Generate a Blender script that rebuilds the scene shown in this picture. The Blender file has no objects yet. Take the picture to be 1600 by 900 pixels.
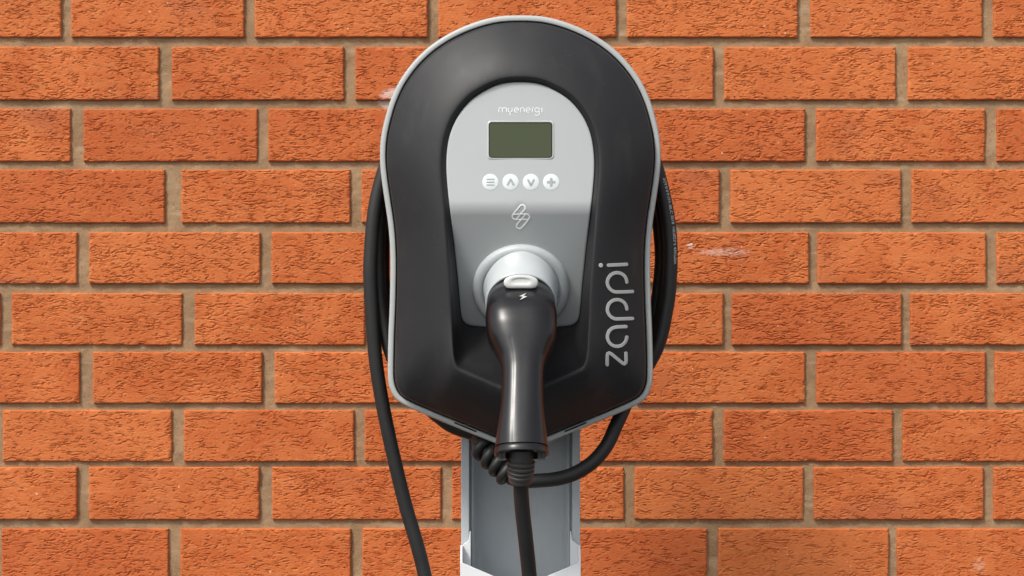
import bpy, bmesh, math, random
import numpy as np
from mathutils import Vector, Matrix

random.seed(7)
R = math.radians
# ---------------------------------------------------------------- camera, sky, sun, exposure
F = 3019.0          # focal length in photograph pixels (1600 wide)
DC = 1.96           # camera -> rim plane of the charger
DW = 2.40           # camera -> brick faces
ZC = 1.25           # camera height
YT = -(DW - DC)     # y of the charger's rim plane (wall face is y = 0)
sc = bpy.context.scene
cam_d = bpy.data.cameras.new("camera")
cam = bpy.data.objects.new("camera", cam_d)
sc.collection.objects.link(cam)
cam.location = (0, -DW, ZC)
cam.rotation_euler = (R(90), 0, 0)
cam_d.sensor_width = 36
cam_d.lens = F / 1600 * 36
cam_d.clip_end = 200
cam_d.clip_start = 0.05
sc.camera = cam

SUN_EL, SUN_AZ = 50, -40      # azimuth measured from straight-in-front-of-the-wall, negative = from the left
world = bpy.data.worlds.new("World")
sc.world = world
world.use_nodes = True
wn = world.node_tree
wn.nodes.clear()
wo = wn.nodes.new("ShaderNodeOutputWorld")
bg = wn.nodes.new("ShaderNodeBackground")
sky = wn.nodes.new("ShaderNodeTexSky")
sky.sky_type = 'NISHITA'
sky.sun_disc = False
sky.sun_elevation = R(SUN_EL)
sky.air_density = 1.0
sky.dust_density = 3.0
sky.ozone_density = 1.0
hs = wn.nodes.new("ShaderNodeHueSaturation")
hs.inputs['Saturation'].default_value = 0.22
wn.links.new(sky.outputs[0], hs.inputs['Color'])
wn.links.new(hs.outputs[0], bg.inputs['Color'])
bg.inputs['Strength'].default_value = 0.125
wn.links.new(bg.outputs[0], wo.inputs['Surface'])
sd = bpy.data.lights.new("sun", 'SUN')
sd.energy = 1.8
sd.angle = R(11)
sd.color = (1.0, 0.95, 0.88)
sun = bpy.data.objects.new("sun", sd)
sc.collection.objects.link(sun)
to_sun = Vector((math.sin(R(SUN_AZ)) * math.cos(R(SUN_EL)), -math.cos(R(SUN_AZ)) * math.cos(R(SUN_EL)), math.sin(R(SUN_EL))))
sun.rotation_euler = to_sun.to_track_quat('Z', 'Y').to_euler()
sun.location = to_sun * 5 + Vector((0, 0, 1))
sky.sun_rotation = math.atan2(to_sun.x, to_sun.y)
sc.view_settings.view_transform = 'Standard'
sc.view_settings.look = 'None'
sc.view_settings.exposure = 0.58
sc.view_settings.gamma = 1

# ---------------------------------------------------------------- helpers
def P(px, py, d=0.0):
    """photograph pixel on the plane d metres in front of the charger's rim plane"""
    s = (DC - d) / F
    return (( px - 800) * s, YT - d, ZC - (py - 450) * s)

def tag(o, label=None, cat=None, group=None, kind=None):
    if label: o['label'] = label
    if cat: o['category'] = cat
    if group: o['group'] = group
    if kind: o['kind'] = kind
    return o

def empty(name, loc=(0, 0, 0)):
    o = bpy.data.objects.new(name, None)
    o.empty_display_size = 0.05
    o.location = loc
    sc.collection.objects.link(o)
    return o

def link_mesh(name, me, mat, parent=None):
    o = bpy.data.objects.new(name, me)
    sc.collection.objects.link(o)
    if mat and not me.materials:
        me.materials.append(mat)
    if parent:
        o.parent = parent
        o.matrix_parent_inverse = Matrix.Translation(-parent.location)
    return o

def mesh(name, verts, faces, mat, parent=None, smooth=True, recalc=True, sharp=None):
    me = bpy.data.meshes.new(name)
    me.from_pydata([tuple(v) for v in verts], [], faces)
    if recalc:
        bm = bmesh.new(); bm.from_mesh(me)
        bmesh.ops.recalc_face_normals(bm, faces=bm.faces)
        bm.to_mesh(me); bm.free()
    if smooth:
        me.polygons.foreach_set('use_smooth', [True] * len(me.polygons))
        if sharp is not None:
            me.set_sharp_from_angle(angle=R(sharp))
    me.update()
    return link_mesh(name, me, mat, parent)

class MB:
    def __init__(s): s.v = []; s.f = []
    def add(s, verts, faces):
        b = len(s.v); s.v += [tuple(v) for v in verts]
        s.f += [tuple(i + b for i in f) for f in faces]
    def build(s, name, mat, parent=None, **k): return mesh(name, s.v, s.f, mat, parent, **k)

def rings(mb, rs, closed=True, cap0=False, cap1=False):
    """loft a list of equally long rings"""
    n = len(rs[0]); v = [p for r in rs for p in r]; f = []
    for k in range(len(rs) - 1):
        for i in range(n if closed else n - 1):
            j = (i + 1) % n
            f.append((k * n + i, k * n + j, (k + 1) * n + j, (k + 1) * n + i))
    if cap0: f.append(tuple(range(n))[::-1])
    if cap1: f.append(tuple(range((len(rs) - 1) * n, len(rs) * n)))
    mb.add(v, f)

def catmull(pts, n=12, closed=False):
    pts = [Vector(p) for p in pts]; out = []; N = len(pts)
    segs = N if closed else N - 1
    for i in range(segs):
        if closed: p0, p1, p2, p3 = pts[i-1], pts[i], pts[(i+1) % N], pts[(i+2) % N]
        else:
            p1, p2 = pts[i], pts[i+1]
            p0 = pts[i-1] if i else p1 * 2 - p2
            p3 = pts[i+2] if i + 2 < N else p2 * 2 - p1
        for k in range(n):
            t = k / n
            out.append(0.5 * ((2*p1) + (-p0 + p2)*t + (2*p0 - 5*p1 + 4*p2 - p3)*t*t + (-p0 + 3*p1 - 3*p2 + p3)*t**3))
    if not closed: out.append(pts[-1])
    return out

def frames(path):
    T = []
    for i in range(len(path)):
        a = path[max(i-1, 0)]; b = path[min(i+1, len(path)-1)]
        T.append((b - a).normalized())
    n = Vector((0, -1, 0)); n = (n - T[0] * n.dot(T[0])).normalized()
    N = [n]
    for i in range(1, len(path)):
        n = N[-1] - T[i] * N[-1].dot(T[i]); N.append(n.normalized())
    return T, N

def tube(mb, path, rad, sides=20, caps=True):
    path = [Vector(p) for p in path]
    T, N = frames(path); rs = []
    for i, p in enumerate(path):
        r = rad[i] if hasattr(rad, '__len__') else rad
        B = T[i].cross(N[i])
        rs.append([p + (N[i] * math.cos(2*math.pi*k/sides) + B * math.sin(2*math.pi*k/sides)) * r for k in range(sides)])
    rings(mb, rs, True, caps, caps)

def box(mb, x0, x1, y0, y1, z0, z1):
    v = [(x0,y0,z0),(x1,y0,z0),(x1,y1,z0),(x0,y1,z0),(x0,y0,z1),(x1,y0,z1),(x1,y1,z1),(x0,y1,z1)]
    mb.add(v, [(0,3,2,1),(4,5,6,7),(0,1,5,4),(1,2,6,5),(2,3,7,6),(3,0,4,7)])

def bevelled(o, w, seg=2):
    m = o.modifiers.new('bevel', 'BEVEL'); m.width = w; m.segments = seg; m.limit_method = 'ANGLE'
    return o

def stroke(mb, pts, w, surf, h, lift=0.0, closed=False, flat=False):
    """rounded ribbon along pixel points lying on surface surf(px,py)->depth"""
    pts = [Vector((p[0], p[1])) for p in pts]
    if closed: pts = pts + [pts[0], pts[1]]
    # densify
    q = [pts[0]]
    for a, b in zip(pts, pts[1:]):
        L = (b - a).length; k = max(1, int(L / 1.2))
        for i in range(1, k + 1): q.append(a.lerp(b, i / k))
    S = [0.0]
    for a, b in zip(q, q[1:]): S.append(S[-1] + (b - a).length)
    tot = S[-1]; r = w / 2
    st = list(zip(q, S))
    if not closed:
        ex = []
        for s_ in (0.02, 0.15, 0.4, 0.7):
            ex.append(s_ * r); ex.append(tot - s_ * r)
        for e in ex:
            for i in range(len(q) - 1):
                if S[i] <= e <= S[i+1] and S[i+1] > S[i]:
                    st.append((q[i].lerp(q[i+1], (e - S[i]) / (S[i+1] - S[i])), e)); break
        st.sort(key=lambda z: z[1])
        st2 = [st[0]]
        for z in st[1:]:
            if z[1] - st2[-1][1] > 1e-4: st2.append(z)
        st = st2
    offs = [(-1, -.6), (-0.97, .7), (-0.84, 1), (0, 1), (0.84, 1), (0.97, .7), (1, -.6)] if not flat else [(-1, 1), (1, 1)]
    rs = []
    for i, (p, s_) in enumerate(st):
        a = st[max(i-1, 0)][0]; b = st[min(i+1, len(st)-1)][0]
        t = (b - a).normalized(); n = Vector((-t.y, t.x))
        ww = r
        if not closed:
            e = min(s_, tot - s_)
            if e < r: ww = r * math.sqrt(max(0.0, 1 - (1 - e / r) ** 2)) + 0.02 * r
        ring = []
        for o, hh in offs:
            c = p + n * (o * ww)
            ring.append(P(c.x, c.y, surf(c.x, c.y) + lift + h * hh))
        rs.append(ring)
    rings(mb, rs, closed=False)

def arc(cx, cy, r, a0, a1, n=24, ry=None):
    ry = ry or r
    return [(cx + r * math.cos(R(a0 + (a1-a0)*k/n)), cy - ry * math.sin(R(a0 + (a1-a0)*k/n))) for k in range(n+1)]

# ---------------------------------------------------------------- noise for real relief
class Perlin:
    def __init__(s, seed):
        r = np.random.RandomState(seed); s.p = np.tile(r.permutation(256), 3)
        a = r.rand(256) * 2 * np.pi; s.g = np.stack([np.cos(a), np.sin(a)], -1)
    def __call__(s, x, y):
        xi = np.floor(x).astype(int); yi = np.floor(y).astype(int); xf = x - xi; yf = y - yi
        u = xf**3*(xf*(xf*6-15)+10); v = yf**3*(yf*(yf*6-15)+10); xi &= 255; yi &= 255
        def g(dx, dy):
            h = s.p[(s.p[(xi+dx) & 255] + yi + dy) & 255]; G = s.g[h]
            return G[..., 0]*(xf-dx) + G[..., 1]*(yf-dy)
        a = g(0,0)*(1-u)+g(1,0)*u; b = g(0,1)*(1-u)+g(1,1)*u
        return (a*(1-v)+b*v) * 1.5
def sstep(a, b, x):
    t = np.clip((x-a)/(b-a), 0, 1); return t*t*(3-2*t)

# ---------------------------------------------------------------- materials
def mat(name, col, rough=0.5, metal=0.0, spec=0.5, coat=0.0):
    m = bpy.data.materials.new(name); m.use_nodes = True
    b = m.node_tree.nodes['Principled BSDF']
    b.inputs['Base Color'].default_value = (*col, 1)
    b.inputs['Roughness'].default_value = rough
    b.inputs['Metallic'].default_value = metal
    b.inputs['Specular IOR Level'].default_value = spec
    b.inputs['Coat Weight'].default_value = coat
    return m
def nd(m, t): return m.node_tree.nodes.new(t)
def lk(m, a, b): m.node_tree.links.new(a, b)
def math_(m, op, a, b=None, clamp=False):
    n = nd(m, 'ShaderNodeMath'); n.operation = op; n.use_clamp = clamp
    for i, v in enumerate((a, b)):
        if v is None: continue
        if isinstance(v, (int, float)): n.inputs[i].default_value = v
        else: lk(m, v, n.inputs[i])
    return n.outputs[0]
def noise_(m, vec, scale, detail=3, sx=(1, 1, 1), rough=.5):
    mp = nd(m, 'ShaderNodeMapping'); mp.inputs['Scale'].default_value = sx; lk(m, vec, mp.inputs['Vector'])
    n = nd(m, 'ShaderNodeTexNoise'); n.inputs['Scale'].default_value = scale; n.inputs['Detail'].default_value = detail
    n.inputs['Roughness'].default_value = rough
    lk(m, mp.outputs[0], n.inputs['Vector']); return n.outputs['Fac']
def ramp_(m, v, a, b, lo=0., hi=1.):
    r = nd(m, 'ShaderNodeMapRange'); r.interpolation_type = 'SMOOTHSTEP'
    for k, q in (('From Min', a), ('From Max', b), ('To Min', lo), ('To Max', hi)): r.inputs[k].default_value = q
    lk(m, v, r.inputs['Value']); return r.outputs[0]
def mix_(m, f, a, b):
    x = nd(m, 'ShaderNodeMix'); x.data_type = 'RGBA'
    for k, q in (('Factor', f), ('A', a), ('B', b)):
        if isinstance(q, tuple): x.inputs[k].default_value = (*q, 1)
        elif isinstance(q, float): x.inputs[k].default_value = q
        else: lk(m, q, x.inputs[k])
    return x.outputs['Result']
def worn(m, col, amount=0.12, scale=60, bump=0.02, bscale=900, rough=(0.4, 0.5), dust=None, scuff=None):
    """small tone and gloss variation plus a fine moulded grain"""
    b = m.node_tree.nodes['Principled BSDF']
    g = nd(m, 'ShaderNodeNewGeometry')
    n = nd(m, 'ShaderNodeTexNoise'); n.inputs['Scale'].default_value = scale; n.inputs['Detail'].default_value = 6
    lk(m, g.outputs['Position'], n.inputs['Vector'])
    r = nd(m, 'ShaderNodeMix'); r.data_type = 'RGBA'
    r.inputs['A'].default_value = (*[c*(1-amount) for c in col], 1)
    r.inputs['B'].default_value = (*[min(1, c*(1+amount)) for c in col], 1)
    lk(m, n.outputs['Fac'], r.inputs['Factor'])
    last = r.outputs['Result']
    mr = nd(m, 'ShaderNodeMapRange'); mr.inputs['To Min'].default_value = rough[0]; mr.inputs['To Max'].default_value = rough[1]
    mr.inputs['From Min'].default_value = 0.3; mr.inputs['From Max'].default_value = 0.7
    lk(m, n.outputs['Fac'], mr.inputs['Value']); lk(m, mr.outputs[0], b.inputs['Roughness'])
    if dust:
        v = nd(m, 'ShaderNodeTexVoronoi'); v.inputs['Scale'].default_value = 260
        lk(m, g.outputs['Position'], v.inputs['Vector'])
        c = nd(m, 'ShaderNodeMath'); c.operation = 'LESS_THAN'; c.inputs[1].default_value = 0.09
        lk(m, v.outputs['Distance'], c.inputs[0])
        sp = nd(m, 'ShaderNodeSeparateColor'); lk(m, v.outputs['Color'], sp.inputs[0])
        c2 = nd(m, 'ShaderNodeMath'); c2.operation = 'GREATER_THAN'; c2.inputs[1].default_value = 0.93
        lk(m, sp.outputs[0], c2.inputs[0])
        c3 = nd(m, 'ShaderNodeMath'); c3.operation = 'MULTIPLY'; lk(m, c.outputs[0], c3.inputs[0]); lk(m, c2.outputs[0], c3.inputs[1])
        c4 = nd(m, 'ShaderNodeMath'); c4.operation = 'MULTIPLY'; c4.inputs[1].default_value = 0.5; lk(m, c3.outputs[0], c4.inputs[0])
        x = nd(m, 'ShaderNodeMix'); x.data_type = 'RGBA'; x.inputs['B'].default_value = (*dust, 1)
        lk(m, c4.outputs[0], x.inputs['Factor']); lk(m, last, x.inputs['A']); last = x.outputs['Result']
    if scuff:      # fine dry wipe marks and rain dust
        sn = noise_(m, g.outputs['Position'], 38, 5, (1, 1, .35), .62)
        last = mix_(m, ramp_(m, sn, .50, .74, 0, .55), last, tuple(scuff))
    lk(m, last, b.inputs['Base Color'])
    if bump:
        n2 = nd(m, 'ShaderNodeTexNoise'); n2.inputs['Scale'].default_value = bscale; n2.inputs['Detail'].default_value = 2
        lk(m, g.outputs['Position'], n2.inputs['Vector'])
        bp = nd(m, 'ShaderNodeBump'); bp.inputs['Strength'].default_value = bump; bp.inputs['Distance'].default_value = 0.001
        lk(m, n2.outputs['Fac'], bp.inputs['Height']); lk(m, bp.outputs[0], b.inputs['Normal'])
    return m

M = {}
M['cover'] = worn(mat('matt_black_plastic', (.03,)*3), (.017, .017, .0185), .15, 30, .12, 1500, (.46, .52), dust=(.25, .24, .22), scuff=(.036, .035, .033))
M['cover'].node_tree.nodes['Principled BSDF'].inputs['Specular IOR Level'].default_value = .38
M['rim'] = worn(mat('light_grey_plastic', (.4,)*3), (.43, .45, .44), .06, 40, .05, 1200, (.38, .46))
M['panel'] = worn(mat('silver_grey_plastic', (.4,)*3), (.42, .445, .445), .03, 25, .03, 1500, (.30, .36))
M['socket'] = worn(mat('pale_grey_plastic', (.6,)*3), (.47, .50, .51), .05, 50, .03, 1400, (.30, .38))
M['latch'] = worn(mat('off_white_plastic', (.6,)*3), (.60, .62, .60), .05, 80, .02, 1400, (.30, .38))
M['white'] = worn(mat('white_plastic', (.8,)*3), (.80, .82, .84), .02, 20, .02, 800, (.35, .42))
M['housing'] = mat('black_housing_plastic', (.012, .012, .012), .6)
M['dark'] = mat('dark_gap_plastic', (.006, .006, .006), .7)
M['plug'] = worn(mat('glossy_black_moulding', (.02,)*3), (.006, .0056, .0072), .15, 60, .03, 1600, (.28, .33))
M['plug'].node_tree.nodes['Principled BSDF'].inputs['Specular IOR Level'].default_value = .5
M['boot'] = worn(mat('black_rubber_boot', (.03,)*3), (.050, .048, .047), .2, 150, .1, 1500, (.45, .55))
M['cable'] = worn(mat('black_cable_sheath', (.02,)*3), (.016, .0155, .0155), .2, 90, .08, 1400, (.48, .58), dust=(.22, .2, .18))
M['kink'] = mat('black_guard_plastic', (.014, .014, .014), .5)
M['post'] = worn(mat('grey_aluminium', (.3,)*3), (.54, .58, .60), .07, 15, .03, 900, (.36, .5), scuff=(.44, .46, .46))
M['print'] = mat('white_print', (.85, .87, .87), .5)
M['silver'] = worn(mat('silver_lettering', (.4,)*3), (.50, .50, .49), .05, 80, 0, 1, (.3, .38))
M['faint'] = mat('grey_cable_print', (.62, .62, .60), .6)
M['icon'] = mat('grey_icon_print', (.36, .39, .39), .5)
M['button'] = mat('white_button', (.70, .755, .755), .4)
M['bezel'] = mat('screen_edge_plastic', (.46, .48, .45), .25)
# screen: olive liquid crystal behind clear plastic
m = mat('liquid_crystal_screen', (.09, .10, .045), .38, 0, .35)
b = m.node_tree.nodes['Principled BSDF']
g = nd(m, 'ShaderNodeNewGeometry'); n = nd(m, 'ShaderNodeTexNoise'); n.inputs['Scale'].default_value = 22
lk(m, g.outputs['Position'], n.inputs['Vector'])
x = nd(m, 'ShaderNodeMix'); x.data_type = 'RGBA'; x.inputs['A'].default_value = (.040, .060, .025, 1); x.inputs['B'].default_value = (.062, .068, .034, 1)
lk(m, n.outputs['Fac'], x.inputs['Factor']); lk(m, x.outputs['Result'], b.inputs['Base Color'])
M['screen'] = m

def spot_(m, pos, px, py, rx, ry, nscale, thr, soft=.30):
    """a scuff with its own place on the wall (pixel centre on the wall plane)"""
    s = DW / F
    c = ((px-800)*s, 0, ZC-(py-450)*s)
    sub = nd(m, 'ShaderNodeVectorMath'); sub.operation = 'SUBTRACT'; lk(m, pos, sub.inputs[0]); sub.inputs[1].default_value = c
    mu = nd(m, 'ShaderNodeVectorMath'); mu.operation = 'MULTIPLY'; lk(m, sub.outputs[0], mu.inputs[0]); mu.inputs[1].default_value = (1/(rx*s), 0, 1/(ry*s))
    ln = nd(m, 'ShaderNodeVectorMath'); ln.operation = 'LENGTH'; lk(m, mu.outputs[0], ln.inputs[0])
    fall = ramp_(m, ln.outputs['Value'], 0.15, 1.0, 1.0, 0.0)
    nz = noise_(m, pos, nscale, 4, (1, 1, 2))
    return ramp_(m, math_(m, 'MULTIPLY', fall, nz), thr, thr + soft, 0, .5)

def brick_material():
    m = mat('orange_brick', (.5, .16, .06), .85, 0, .25)
    b = m.node_tree.nodes['Principled BSDF']
    pos = nd(m, 'ShaderNodeNewGeometry').outputs['Position']
    rnd = nd(m, 'ShaderNodeObjectInfo').outputs['Random']
    off = nd(m, 'ShaderNodeCombineXYZ'); lk(m, math_(m, 'MULTIPLY', rnd, 37.), off.inputs[0]); lk(m, math_(m, 'MULTIPLY', rnd, 11.), off.inputs[2])
    ad = nd(m, 'ShaderNodeVectorMath'); ad.operation = 'ADD'; lk(m, pos, ad.inputs[0]); lk(m, off.outputs[0], ad.inputs[1])
    v = ad.outputs[0]
    c = mix_(m, ramp_(m, noise_(m, v, 14, 3), .35, .65), (.50, .119, .031), (.60, .165, .048))
    c = mix_(m, ramp_(m, noise_(m, v, 60, 4, (.5, 1, 1.5)), .45, .8, 0, .45), c, (.66, .24, .085))
    c = mix_(m, ramp_(m, noise_(m, v, 26, 3, (1.4, 1, .7)), .52, .72, 0, .45), c, (.53, .105, .028))
    c = mix_(m, ramp_(m, noise_(m, v, 400, 2, (1, 1, 1)), .60, .75, 0, .4), c, (.74, .36, .18))
    c = mix_(m, math_(m, 'MULTIPLY', ramp_(m, rnd, .35, 1., 0., .5), 1.), c, (.46, .100, .029))
    c = mix_(m, ramp_(m, rnd, .4, .0, 0., .4), c, (.62, .185, .056))
    c = mix_(m, ramp_(m, noise_(m, v, 7.5, 2, (1, 1, 1.6)), .57, .78, 0, .5), c, (.33, .095, .05))
    c = mix_(m, ramp_(m, noise_(m, v, 220, 3, (.6, 1, 1.8)), .55, .75, 0, .25), c, (.32, .08, .03))
    vo = nd(m, 'ShaderNodeTexVoronoi'); vo.inputs['Scale'].default_value = 230
    wn_ = nd(m, 'ShaderNodeTexNoise'); wn_.inputs['Scale'].default_value = 500; lk(m, v, wn_.inputs['Vector'])
    wv = nd(m, 'ShaderNodeVectorMath'); wv.operation = 'MULTIPLY_ADD'; lk(m, wn_.outputs['Color'], wv.inputs[0]); wv.inputs[1].default_value = (.0028,)*3; lk(m, v, wv.inputs[2])
    lk(m, wv.outputs[0], vo.inputs['Vector'])
    sp = nd(m, 'ShaderNodeSeparateColor'); lk(m, vo.outputs['Color'], sp.inputs[0])
    rad = math_(m, 'MULTIPLY', math_(m, 'POWER', sp.outputs[1], 2.), .34)
    s1 = math_(m, 'MULTIPLY', math_(m, 'LESS_THAN', vo.outputs['Distance'], rad), math_(m, 'GREATER_THAN', sp.outputs[0], .955))
    c = mix_(m, math_(m, 'MULTIPLY', s1, .75), c, (.80, .56, .33))
    c = mix_(m, spot_(m, pos, 622, 148, 46, 20, 120, .14), c, (.82, .76, .70))
    c = mix_(m, spot_(m, pos, 1130, 394, 90, 13, 260, .26), c, (.74, .52, .42))
    c = mix_(m, spot_(m, pos, 1078, 384, 12, 9, 200, .22), c, (.85, .75, .66))
    c = mix_(m, spot_(m, pos, 1530, 885, 24, 28, 120, .30), c, (.70, .40, .26))
    lk(m, c, b.inputs['Base Color'])
    h1 = noise_(m, v, 420, 4, (.45, 1, 1.5), .65)
    bp = nd(m, 'ShaderNodeBump'); bp.inputs['Strength'].default_value = .42; bp.inputs['Distance'].default_value = .0007
    lk(m, h1, bp.inputs['Height']); lk(m, bp.outputs[0], b.inputs['Normal'])
    return m
M['brick'] = brick_material()

def mortar_material():
    m = mat('sandy_mortar', (.3, .2, .13), .92, 0, .2)
    b = m.node_tree.nodes['Principled BSDF']
    pos = nd(m, 'ShaderNodeNewGeometry').outputs['Position']
    c = mix_(m, ramp_(m, noise_(m, pos, 22, 4), .3, .7), (.30, .185, .098), (.41, .265, .148))
    c = mix_(m, ramp_(m, noise_(m, pos, 700, 2), .5, .75, 0, .45), c, (.44, .33, .23))
    c = mix_(m, ramp_(m, noise_(m, pos, 300, 3), .56, .72, 0, .5), c, (.20, .13, .08))
    c = mix_(m, ramp_(m, noise_(m, pos, 45, 3, (.4, 1, 2)), .55, .75, 0, .5), c, (.52, .385, .25))
    c = mix_(m, spot_(m, pos, 612, 160, 40, 16, 120, .14), c, (.70, .66, .60))
    lk(m, c, b.inputs['Base Color'])
    h1 = noise_(m, pos, 900, 3, (1, 1, 1), .7)
    bp = nd(m, 'ShaderNodeBump'); bp.inputs['Strength'].default_value = .8; bp.inputs['Distance'].default_value = .0012
    lk(m, h1, bp.inputs['Height']); lk(m, bp.outputs[0], b.inputs['Normal'])
    return m
M['mortar'] = mortar_material()
m = mat('asphalt', (.05, .05, .05), .9)
b = m.node_tree.nodes['Principled BSDF']
pos = nd(m, 'ShaderNodeNewGeometry').outputs['Position']
c = mix_(m, ramp_(m, noise_(m, pos, 120, 3), .4, .7), (.040, .040, .041), (.085, .082, .078))
lk(m, c, b.inputs['Base Color'])
bp = nd(m, 'ShaderNodeBump'); bp.inputs['Strength'].default_value = .6; bp.inputs['Distance'].default_value = .004
lk(m, noise_(m, pos, 160, 3), bp.inputs['Height']); lk(m, bp.outputs[0], b.inputs['Normal'])
M['asphalt'] = m

# ---------------------------------------------------------------- setting: ground
mb = MB(); mb.add([(-60, -60, 0), (60, -60, 0), (60, 60, 0), (-60, 60, 0)], [(0, 1, 2, 3)])
tag(mb.build('ground', M['asphalt'], smooth=False), 'dark asphalt ground in front of the brick wall', kind='structure')

# ---------------------------------------------------------------- brick wall
SW = DW / F
wall = tag(empty('brick_wall', (0, 0.1, 0)), 'orange brick wall with recessed sandy mortar joints behind the charging post', 'wall')
rows = [   # top, bottom, list of vertical joints (left, right)
    (-25, 58, [(95,111),(381,398),(668,685),(963,980),(1247,1267),(1535,1553)]),
    (73, 156, [(-37,-20),(248,268),(537,555),(826,843),(1115,1132),(1400,1419)]),
    (170, 252, [(110,130),(402,419),(688,705),(975,992),(1258,1276),(1540,1558)]),
    (265, 348, [(-32,-12),(257,283),(547,565),(836,853),(1124,1142),(1408,1425)]),
    (363, 443, [(120,139),(406,424),(690,707),(977,994),(1264,1278),(1541,1558)]),
    (458, 539, [(0,18),(284,304),(570,588),(850,867),(1130,1144),(1409,1423)]),
    (550, 630, [(124,145),(409,429),(695,712),(977,994),(1258,1276),(1540,1555)]),
    (641, 721, [(-14,4),(268,287),(553,570),(834,851),(1114,1131),(1395,1411)]),
    (730, 812, [(120,139),(405,425),(689,706),(975,992),(1256,1272),(1537,1553)]),
    (826, 906, [(-17,2),(263,282),(548,566),(828,845),(1105,1123),(1389,1402)]),
]
detail_rows = len(rows)
allrows = [(r, True) for r in rows]
y = 906
k = 0
while y + 16 < 450 + ZC / SW - 20:
    off = 120 if k % 2 == 0 else -17
    t = y + 14; allrows.append(((t, t + 79, [(off + 284*i, off + 284*i + 18) for i in range(0, 6)]), False))
    y = t + 79; k += 1
y = -25; k = 0
while k < 5:
    off = -30 if k % 2 == 0 else 110
    bt = y - 15; allrows.append(((bt - 81, bt, [(off + 286*i, off + 286*i + 18) for i in range(0, 6)]), False))
    y = bt - 81; k += 1
bottom_edge = 450 + ZC / SW
XL, XR = -640, 2240

def brick_mesh(wd, ht, seed, fine):
    dx, dz = (0.0013, 0.00065) if fine else (0.0027, 0.0015)
    nx = max(4, int(wd/dx)); nz = max(4, int(ht/dz))
    X, Z = np.meshgrid(np.linspace(0, wd, nx+1), np.linspace(0, ht, nz+1))
    r = np.random.RandomState(seed)
    p1, p2, p3, p4 = (Perlin(seed*5+i) for i in range(4))
    o = r.rand()*90 + 3
    x = X + o; z = Z + r.rand()*50 + 2
    zw = z + .0024*p2(x/.016, z/.010) + .0007*p3(x/.0045, z/.004)
    xw = x + .004*p3(x/.010, z/.006)
    def lines(n, w):
        gz, gx = np.gradient(n, ht/nz, wd/nx)
        return np.abs(n)/np.maximum(np.hypot(gx, gz), 40.0)
    dens = p4(x/.045, z/.02) + r.uniform(-.30, .22)
    n = p1(xw/r.uniform(.0095, .0150), zw/r.uniform(.0030, .0040)) + .28*p2(xw/.0050, zw/.0018)
    d = lines(n, 0)
    mask = sstep(-.02, .26, p3(x/.012, z/.006) + .45*dens)
    wdt = .00042 + .00036*mask*(1+p2(x/.006, z/.006))
    crack = np.clip(1 - d/wdt, 0, 1)**.7
    h = -.0022*crack*mask
    h += .00075*np.exp(-d/.0022)*np.where(n < 0, 1, -.15)*mask
    n2 = p4(xw/(.006+.004*r.rand())+5, zw/.0026+9) + .3*p3(xw/.004, zw/.0016)
    d2 = lines(n2, 0); m2 = sstep(.14, .42, p1(x/.009, z/.005) + .4*dens)
    h -= .0013*np.clip(1 - d2/.00065, 0, 1)*m2
    h += .0004*np.exp(-d2/.002)*np.where(n2 < 0, 1, -.15)*m2
    # vertical tears
    nv = p2(xw/.0060+31, zw/.013) + .4*p1(xw/.0030, zw/.005)
    dv = lines(nv, 0); mv = sstep(.22, .5, p4(x/.018+11, z/.010) - .25*dens)
    h -= .0013*np.clip(1 - dv/.0008, 0, 1)*mv
    h += .0004*np.exp(-dv/.0025)*np.where(nv < 0, 1, -.1)*mv
    # pits and grit
    g = p2(x/.0030, z/.0018); h += .00014*g + .0007*sstep(.55, .8, p3(x/.0030+7, z/.0022)) - .0012*sstep(.55, .8, p1(x/.0036, z/.0026+9))
    h += .0006*p3(x/.08, z/.05)
    # arrises: worn and slightly rounded
    ex = np.minimum(X, wd-X); ez = np.minimum(Z, ht-Z)
    wob = .0012 + .0009*p4(x/.012, z/.012)
    edge = np.minimum(ex, ez)
    h -= .0016*np.clip(1 - edge/np.maximum(wob, .0004)/1.1, 0, 1)**2
    chip = sstep(.35, .6, p2(x/.012+3, z/.012)) * np.clip(1 - edge/.004, 0, 1)
    h -= .0022*chip
    xs = (X - wd/2); zs = (Z - ht/2)
    # wander of the outline
    xs = xs + np.where(ex < 1e-6, .0006*p1(z/.012, z/.03), 0); zs = zs + np.where(ez < 1e-6, .0006*p3(x/.016, z/.03), 0)
    h = np.where(h < 0, h*.85, h*.75)
    V = np.stack([xs, -h, zs], -1).reshape(-1, 3)
    W = nx + 1
    ii, jj = np.meshgrid(np.arange(nx), np.arange(nz))
    a = (jj*W + ii).ravel()
    Q = np.stack([a, a+1, a+1+W, a+W], -1)
    # sides back to the mortar bed
    loop = list(range(0, nx)) + [nx + W*j for j in range(0, nz)] + [nz*W + i for i in range(nx, 0, -1)] + [W*j for j in range(nz, 0, -1)]
    back = V[loop].copy(); back[:, 1] = 0.020
    b0 = len(V); V = np.concatenate([V, back]); L = len(loop)
    la = np.array(loop); lb = np.roll(la, -1); k = np.arange(L)
    Q2 = np.stack([lb, la, b0 + k, b0 + (k+1) % L], -1)
    Q = np.concatenate([Q, Q2])
    me = bpy.data.meshes.new('brick')
    me.vertices.add(len(V)); me.vertices.foreach_set('co', V.ravel())
    me.loops.add(Q.size); me.loops.foreach_set('vertex_index', Q.ravel().astype(np.int32))
    me.polygons.add(len(Q)); me.polygons.foreach_set('loop_start', (np.arange(len(Q))*4).astype(np.int32))
    me.polygons.foreach_set('use_smooth', np.ones(len(Q), bool))
    me.update(calc_edges=True); me.validate()
    return me
coarse = {}
seed = 11
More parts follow.
